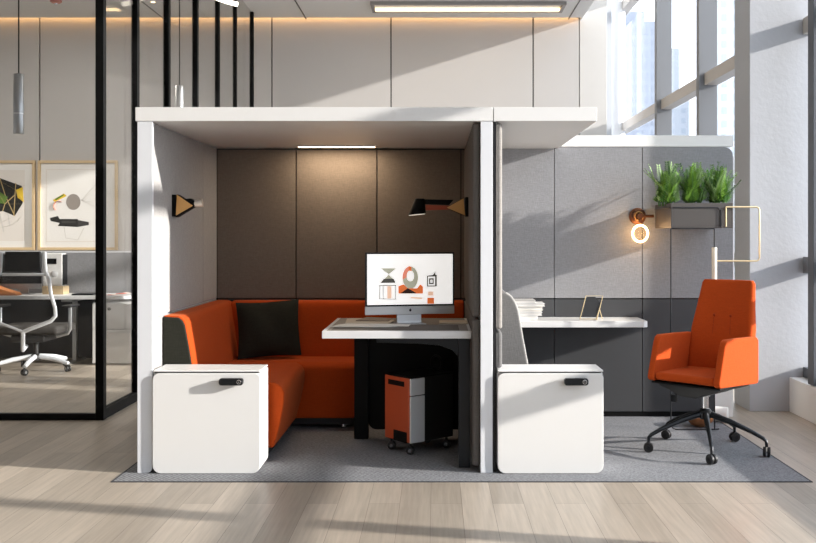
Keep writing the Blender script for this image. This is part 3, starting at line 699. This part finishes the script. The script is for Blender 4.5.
# ------------------------------------------------------------------ back office
YD = 4.33
od = thing('office_desk', 'long white office desk behind the glass partition', 'desk', (-5, 4.6, 0))
MB().prism([(-7.4, 4.33), (-3.25, 4.33)] + [(-3.25+.22*math.sin(a), 4.53-.20*math.cos(a)) for a in [PI/2*k/8 for k in range(1, 9)]] + [(-3.03, 4.83), (-7.4, 4.83)], 'z', .655, .69, bev=.003).build('desktop', TOPW, od)
MB().box(-3.72, -3.68, 4.55, 4.59, .02, .655).box(-3.76, -3.64, 4.36, 4.80, .63, .655).box(-3.73, -3.67, 4.36, 4.80, 0, .02).build('leg', SILVER, od)
MB().box(-6.4, -6.36, 4.55, 4.59, 0, .655).build('leg', SILVER, od)
dsn = thing('desk_screen', 'grey fabric privacy screen with dark lower panel behind the office desk', 'screen', (-5, 4.9, 0))
MB().box(-7.4, -2.95, 4.86, 4.90, .64, PZ(252.5, 4.86), bev=.004).build('fabric_panel', GREYF, dsn)
MB().box(-7.4, -2.95, 4.862, 4.898, PZ(252.5, 4.86), PZ(251, 4.86)).build('top_trim', WHITEM, dsn)
MB().box(-7.4, -2.95, 4.87, 4.90, .0, .64).build('lower_panel', mat('navy_black_panel', '#1b1f26', .5), dsn)
fc = thing('file_cabinet', 'white drawer cabinet under the right end of the office desk', 'cabinet', (-3.23, 4.55, 0))
MB().box(-3.445, -3.03, 4.36, 4.80, .01, .62, bev=.004).build('body', WHITE, fc)
zz = [.015, .36, .615]
for a, b in zip(zz, zz[1:]):
    d_ = MB().box(-3.44, -3.035, 4.34, 4.358, a, b-.006, bev=.003).build('drawer', WHITE, fc)
    if b > .6: MB().lathe([(.016, 0), (.016, .008)], (-3.27, 4.34, b-.055), 14, (0, -1, 0)).build('lock', BLACK, d_)
# things on that desk
m2 = thing('desktop_monitor', 'black computer monitor with silver chin on the far office desk', 'monitor', (-4.24, 4.62, .69))
MB().box(-4.56, -4.06, 4.60, 4.62, .80, 1.10, bev=.004).build('bezel', BLACKP, m2)
MB().box(-4.555, -4.065, 4.597, 4.60, .805, 1.095).build('screen', mat('dark_screen', '#17181b', .25), m2)
MB().box(-4.56, -4.06, 4.60, 4.62, .745, .798, bev=.003).build('chin', SILVER, m2)
MB().box(-4.30, -4.20, 4.62, 4.635, .69, .9).box(-4.34, -4.16, 4.56, 4.70, .69, .696).build('stand', SILVER, m2)
sp = thing('desktop_speaker', 'white upright speaker with black window on the far office desk', 'speaker', (-3.94, 4.62, .75))
X0, X1 = PX(43, 4.6), PX(62, 4.6)
MB().box(X0, X1, 4.60, 4.72, .775, PZ(253.5, 4.6), bev=.008).build('body', WHITE, sp)
MB().box(X1, X1+.012, 4.61, 4.715, .785, PZ(254.5, 4.6), bev=.002).build('side_cover', BLACKP, sp)
MB().prism([(PX(47, 4.6), PZ(258.5, 4.6)), (PX(56.5, 4.6), PZ(258.5, 4.6)), (PX(56.5, 4.6), PZ(264, 4.6)), (PX(47, 4.6), PZ(264, 4.6))], 'y', 4.594, 4.60, bev=.001).build('display', BLACK, sp)
MB().lathe([(.03, 0), (.034, .004), (.02, .008)], (PX(54.5, 4.6), 4.60, PZ(274, 4.6)), 20, (0, -1, 0)).build('dial', mat('pale_grey_plastic', '#c9c9c9', .5), sp)
tag(MB().box(PX(43, 4.6), X1+.02, 4.58, 4.74, .6905, .7745, bev=.003).build('wooden_riser', WOODL), 'light wooden block under the white speaker', 'stand')
bg = MB().prism([(-4.75, .691), (-4.20, .691), (-4.23, .72), (-4.36, .76), (-4.46, .80), (-4.72, .80)], 'y', 4.37, 4.50, bev=.02, seg=3).build('leather_pouch', TANL)
tag(bg, 'tan leather pouch on the far desk beside the black monitor', 'pouch')
lp2 = thing('laptop', 'closed dark laptop lying on the office desk behind the glass', 'laptop', (-3.57, 4.52, .69))
MB().box(-3.68, -3.46, 4.42, 4.60, .6905, .700, bev=.002).build('base', DARKMET, lp2)
MB().box(-3.68, -3.46, 4.42, 4.60, .7005, .706, bev=.002).build('lid', DARKMET, lp2)
ppl = thing('leaflet_pile', 'loose orange-red leaflets on the rounded end of the office desk', 'paper', (-3.2, 4.5, .69))
random.seed(9)
for i in range(7):
    x = -3.30+.027*i; y = 4.42+.08*random.random(); a = random.random()*3
    M_ = Matrix.Translation((x, y, .692+.0035*i)) @ Matrix.Rotation(a, 4, 'Z') @ Matrix.Rotation(.12, 4, 'X')
    MB().box(-.035, .035, -.025, .025, 0, .0015, M=M_).build('leaflet', [mat('leaflet_red_%d' % i, ['#c8492b', '#d9694a', '#e9d5c8', '#a83c28'][i % 4], .7)], ppl)

# pictures
def picture(px0, px1, py0, py1, label, art):
    Y = 7.43; x0, x1, z0, z1 = PX(px0, Y), PX(px1, Y), PZ(py1, Y), PZ(py0, Y)
    p = thing('framed_picture', label, 'picture', ((x0+x1)/2, 7.43, z0), 0, 'framed abstract prints on the back wall')
    w = .035
    MB().box(x0, x1, 7.40, 7.438, z0, z0+w).box(x0, x1, 7.40, 7.438, z1-w, z1).box(x0, x0+w, 7.40, 7.438, z0+w, z1-w).box(x1-w, x1, 7.40, 7.438, z0+w, z1-w).build('frame', WOODL, p)
    a = MB(); a.m(0).box(x0+w, x1-w, 7.425, 7.436, z0+w, z1-w)
    def q(mi, pts, y=7.4235): a.m(mi); a.quad([(PX(u, Y), y, PZ(v, Y)) for u, v in pts])
    def ln(mi, pts, r=.006):
        a.m(mi); a.tube([(PX(u, Y), 7.4235, PZ(v, Y)) for u, v in pts], r, 4, flat=.15)
    art(q, ln)
    a.build('print', ARTM, p)
ARTM = [flatc('print_paper', '#e4e2de'), flatc('print_black', '#1d1c17'), flatc('print_yellow', '#d9b832'), flatc('print_gold', '#b39b6a'), flatc('print_green', '#5b7a2e'), flatc('print_stone', '#8f8780'), flatc('print_coral', '#c96a4a'), flatc('print_charcoal', '#3d3a39'), flatc('print_line', '#c9c5c0'), flatc('print_mount', '#dcd6cf')]
def art1(q, ln):
    q(9, [(-12, 170), (25, 170), (25, 241), (-12, 241)], 7.4245)
    q(1, [(-14, 182), (0, 178), (22, 186), (23, 203), (15, 216), (3, 211), (-14, 214)])
    q(2, [(16, 190), (23, 187), (24, 202), (18, 198)], 7.4225); q(4, [(0, 192), (8, 197), (5, 204), (-2, 203)], 7.4225)
    for l in ([(-5, 178), (16, 190), (24, 203)], [(16, 183), (14, 216)], [(-5, 186), (5, 204), (22, 204)], [(3, 211), (5, 204), (15, 195)], [(0, 178), (6, 197), (15, 216)]): ln(3, l)
    ln(8, [(x_, 213+14*math.sqrt(max(0, 1-((x_-0)/22)**2))) for x_ in range(-18, 23, 3)]); ln(8, [(0, 213), (4, 232)]); ln(8, [(8, 213), (10, 226)]); ln(8, [(-8, 226), (14, 217)])
def art2(q, ln):
    q(9, [(46, 169), (98, 169), (98, 242), (46, 242)], 7.4248)
    q(0, [(47, 170), (97, 170), (97, 241), (47, 241)], 7.4243)
    q(5, [(73.5+7.2*math.cos(a), 202+8*math.sin(a)) for a in [2*PI*k/24 for k in range(24)]])
    q(2, [(53, 200), (64, 193.5), (67, 196), (55, 202)]); q(4, [(55, 199), (64, 194), (64, 195.5), (56, 200.5)], 7.4225)
    ln(6, [(53+6*(1-math.cos(a)) if 0 else 59-5*math.cos(a), 206-5*math.sin(a)) for a in [PI*k/8-.9 for k in range(9)]], .014)
    q(1, [(50, 218), (58, 216), (60, 219), (78, 219), (78, 227), (58, 226), (60, 223), (51, 221)]); q(7, [(78, 220), (89, 222), (89, 225), (78, 227)]); q(7, [(62, 221), (76, 221), (76, 223), (62, 223)], 7.4225)
    for k in range(6): ln(8, [(82, 200), (98, 183+k*5)], .003)
    ln(8, [(64, 226), (66, 238), (78, 240), (84, 228)], .004)
picture(-38, 35.5, 160.5, 250, 'wood-framed print of a dark angular shape, cropped at the photo edge', art1)
picture(38.5, 118, 160.5, 250, 'wood-framed print with grey disc and black blade shapes', art2)

# mesh task chair
tc = thing('task_chair', 'white-framed task chair with black headrest in the glass office', 'chair', (-3.84, 3.95, 0), 0)
def TL(px, py, y): return (PX(px, y)+3.84, y-3.95, PZ(py, y))
y = 3.62
MB().prism([(TL(5, 0, y)[0], PZ(271, y)), (TL(42, 0, y)[0], PZ(271, y)), (TL(41, 0, y)[0], PZ(251.5, y)), (TL(6, 0, y)[0], PZ(251.5, y))], 'y', -.36, -.325, bev=.008).build('headrest', BLACKP, tc, world=False)
R_ = [(44.5, 252), (45.5, 272), (49, 279), (51, 295), (55, 308), (55.5, 316), (51, 321), (24, 331.5)]
Lh = [(23*2-a, b) for a, b in R_][::-1]
MB().tube([TL(a, b, y+.0) for a, b in R_], .018, 8, flat=.7).tube([TL(a, b, y) for a, b in Lh], .018, 8, flat=.7).tube([TL(2, 274.5, y), TL(46, 274.5, y)], .014, 8).tube([TL(23, 331, y), TL(23, 342, y+.02), TL(23, 350, y+.10), TL(26, 346, y+.2)], .02, 8).build('back_frame', WHITEM, tc, world=False)
ms = mat('mesh_cloth', '#3b3c3c', .8, var=.2, scale=200)
nt = ms.node_tree; b = nt.nodes['Principled BSDF']; b.inputs['Alpha'].default_value = .14
MB().prism([(TL(a, 0, y)[0], PZ(b_, y)) for a, b_ in [(2, 276), (44, 276), (48, 295), (52, 315), (24, 328), (-6, 315), (-2, 295)]], 'y', -.325, -.321).build('back_mesh', ms, tc, world=False)
MB().box(-.33, .29, -.22, .27, .36, .44, bev=.035, seg=4).build('seat', fabric('grey_black_fabric', '#3f3d3b'), tc, world=False, thr=60)
MB().box(-.16, .16, -.2, .15, .29, .36, bev=.02).build('seat_pan', BLACKP, tc, world=False)
for k_ in (1, -1):
    xo = .335*k_-.0
    a_ = MB().tube([(xo-.13*k_, -.02, .33), (xo-.02*k_, -.02, .36), (xo, -.02, .40), (xo, -.02, .61)], .015, 8, flat=1.2).build('armrest', SILVER, tc, world=False)
    MB().box(xo-.045, xo+.045, -.13, .12, .61, .632, bev=.009).build('arm_pad', BLACKP, a_, world=False)
MB().lathe([(.025, .13), (.025, .30)], (0, 0, 0), 16).build('gas_lift', BLACKP, tc, world=False)
MB().lathe([(.04, .095), (.05, .10), (.05, .15), (.03, .16)], (0, 0, 0), 20).build('hub', BLACKP, tc, world=False)
Z0_ = Z0; Z0 = 0
for i in range(5):
    a = math.radians(-12+72*i); dx, dy = math.cos(a), math.sin(a)
    MB().tube([(dx*.04, dy*.04, .135), (dx*.2, dy*.2, .115), (dx*.345, dy*.345, .078)], [.024, .022, .018], 10).build('leg', WHITEM, tc, world=False)
    caster(tc, dx*.34, dy*.34, .03, .07, BLACKP, SILVER, a+1)
Z0 = Z0_

# pendants
def pendant(px, pyt, pyb, Y, label):
    x = PX(px, Y); z1 = PZ(pyt, Y); z0 = PZ(pyb, Y); r = .045
    p = thing('pendant_light', label, 'lamp', (x, Y, z0), 0, 'slim silver tube pendants in the glass office')
    zm = z0+(z1-z0)*.35
    MB().lathe([(r*.93, z0), (r, z0+.005), (r, zm-.012)], (x, Y, 0), 28).build('lower_tube', SILVER, p)
    MB().lathe([(r*.9, zm-.012), (r*.9, zm+.0)], (x, Y, 0), 28).build('band', WHITE, p)
    MB().lathe([(r, zm), (r, z1-.005), (r*.93, z1)], (x, Y, 0), 28).build('upper_tube', SILVER, p)
    MB().tube([(x, Y, z1), (x, Y, 4.159)], .006, 8).lathe([(.035, 4.14), (.035, 4.159)], (x, Y, 0), 20).build('cord', BLACK, p)
pendant(18.7, 74, 134, 3.3, 'silver tube pendant hanging in front of the framed prints')
pendant(179.5, 86, 140, 4.33, 'silver tube standing in for a pendant reflection between the black partition posts above the booth')  # second tube models the pendant's reflection in the partition glass

# ceiling lights
cl = thing('ceiling_strip_light', 'recessed warm strip light on the ceiling above the booth', 'light', (.4, 6.75, 4.15))
xa_, xb_ = PX(372, 6.78), PX(563, 6.78)
MB().box(xa_, xb_, 6.45, 6.50, 4.12, 4.159).box(xa_, xb_, 6.86, 6.90, 4.12, 4.159).box(xa_, xa_+.04, 6.5, 6.86, 4.12, 4.159).box(xb_-.04, xb_, 6.5, 6.86, 4.12, 4.159).build('frame', mat('light_frame', '#8b8785', .5), cl)
MB().box(xa_+.04, xb_-.04, 6.80, 6.86, 4.135, 4.158).build('diffuser', LEDW, cl)
cv = thing('cove_light', 'thin warm cove light along the top of the back wall', 'light', (-3, 7.4, 4.14))
MB().box(-8.8, 1.9, 7.332, 7.345, 4.165, 4.27).build('channel', mat('channel_grey', '#9a9896', .5), cv)
MB().box(-8.8, 1.9, 7.346, 7.356, 4.20, 4.25).build('led_strip', mat('cove_led', '#ffd9a0', emit=8, ecol='#ffc887'), cv)
ln_ = thing('linear_pendant', 'short curved white light bar hung from the ceiling between partition posts', 'light', (PX(226, 3.6), 3.6, 3.4))
cp = [(PX(212+3.2*i, 3.6), 3.6, PZ(-4+1.4*i-.045*i*i, 3.6)) for i in range(9)]
MB().tube(cp, .022, 10).build('light_bar', mat('light_bar_glow', '#ffffff', emit=3, ecol='#fff3e0'), ln_)
MB().tube([cp[1], (cp[1][0], 3.6, 4.159)], .003, 6).tube([cp[7], (cp[7][0], 3.6, 4.159)], .003, 6).build('suspension_wire', BLACK, ln_)
sd = thing('smoke_detector', 'small reddish detector on the ceiling of the glass office', 'detector', (PX(56, 6.4), 6.4, 4.16))
MB().lathe([(.07, -.001), (.07, -.02), (.05, -.035), (.02, -.04)], (0, 0, 0), 24).build('housing', mat('pink_red_plastic', '#b5756b', .5), sd, world=False)
MB().lathe([(.018, -.04), (.016, -.05)], (0, 0, 0), 16).build('sensor', CHROME, sd, world=False)
dl = thing('spotlight', 'small warm spotlight on the ceiling beside the first partition posts', 'light', (PX(153, 6.25), 6.25, 4.1))
MB().lathe([(.03, 0), (.035, .05), (.015, .059)], (0, 0, 0), 16).build('housing', WHITE, dl, world=False)
MB().lathe([(.026, -.003), (.026, 0)], (0, 0, 0), 16).build('lens', LEDW, dl, world=False)

for i_, (xa_, xb_) in enumerate(((-6.1, -3.7), (-1.7, 1.3))):  # added out-of-view light rafts that carry the two ceiling fill lamps
    struct(MB().box(xa_, xb_, 4.42, 4.78, 4.125, 4.159, bev=.003).build('trim_%d' % (i_+4), WHITE))
# ------------------------------------------------------------------ lights
def area(name, loc, sx, sy, energy, col, target):
    l = bpy.data.lights.new(name, 'AREA'); l.shape = 'RECTANGLE'; l.size = sx; l.size_y = sy; l.energy = energy; l.color = col
    o = bpy.data.objects.new(name, l); COL.objects.link(o); o.location = loc
    o.rotation_euler = (Vector(target)-Vector(loc)).to_track_quat('-Z', 'Y').to_euler(); return o
sun = bpy.data.lights.new('sun', 'SUN'); sun.energy = 10.0; sun.angle = math.radians(1.0); sun.color = (1, .93, .84)
so = bpy.data.objects.new('sun', sun); COL.objects.link(so); so.location = (20, -4, 8)
so.rotation_euler = Vector((-1, .22, -.31)).to_track_quat('-Z', 'Y').to_euler()
area('booth_lamp', (-.69, 1.44, UND-.012), .52, .05, 5.5, (1, .80, .58), (-.69, 1.50, 0))
pl = bpy.data.lights.new('bulb_lamp', 'POINT'); pl.energy = 1.6; pl.color = (1, .66, .36); pl.shadow_soft_size = .05
po = bpy.data.objects.new('bulb_lamp', pl); COL.objects.link(po); po.location = (cx, 1.44, zc_)

area('office_fill_light', (-4.9, 4.6, 4.118), 2.3, .3, 110, (1, .93, .84), (-4.9, 4.6, 0))  # added fill lamp out of view, lifts the back office
area('aisle_fill_light', (-.2, 4.6, 4.118), 2.9, .3, 45, (1, .93, .84), (-.2, 5.2, 0))  # added fill lamp out of view, brightens the area behind the booth
w = bpy.data.worlds.new('sky'); sc.world = w; w.use_nodes = True
nt = w.node_tree; bgn = nt.nodes['Background']
tcn = nt.nodes.new('ShaderNodeTexCoord'); sx = nt.nodes.new('ShaderNodeSeparateXYZ'); cr = nt.nodes.new('ShaderNodeValToRGB')
nt.links.new(tcn.outputs['Generated'], sx.inputs[0]); nt.links.new(sx.outputs['Z'], cr.inputs[0]); nt.links.new(cr.outputs[0], bgn.inputs[0])
cr.color_ramp.elements[0].color = (.93, .96, 1, 1); cr.color_ramp.elements[1].color = (.78, .88, 1, 1)
bgn.inputs[1].default_value = 3.1

cam = bpy.data.cameras.new('camera'); co = bpy.data.objects.new('camera', cam); COL.objects.link(co); sc.camera = co
co.location = (0, -D, EYE); co.rotation_euler = (PI/2, 0, 0)
cam.sensor_width = 36; cam.lens = F/816*36; cam.shift_x = (408-CX)/816; cam.shift_y = -(271.5-CY)/816
cam.clip_end = 500
sc.view_settings.view_transform = 'Standard'; sc.view_settings.look = 'None'; sc.view_settings.gamma = 1; sc.view_settings.use_curve_mapping = False
sc.view_settings.exposure = 0.0
sc.cycles.use_denoising = True
sc.cycles.max_bounces = 10; sc.cycles.transparent_max_bounces = 24; sc.cycles.diffuse_bounces = 6
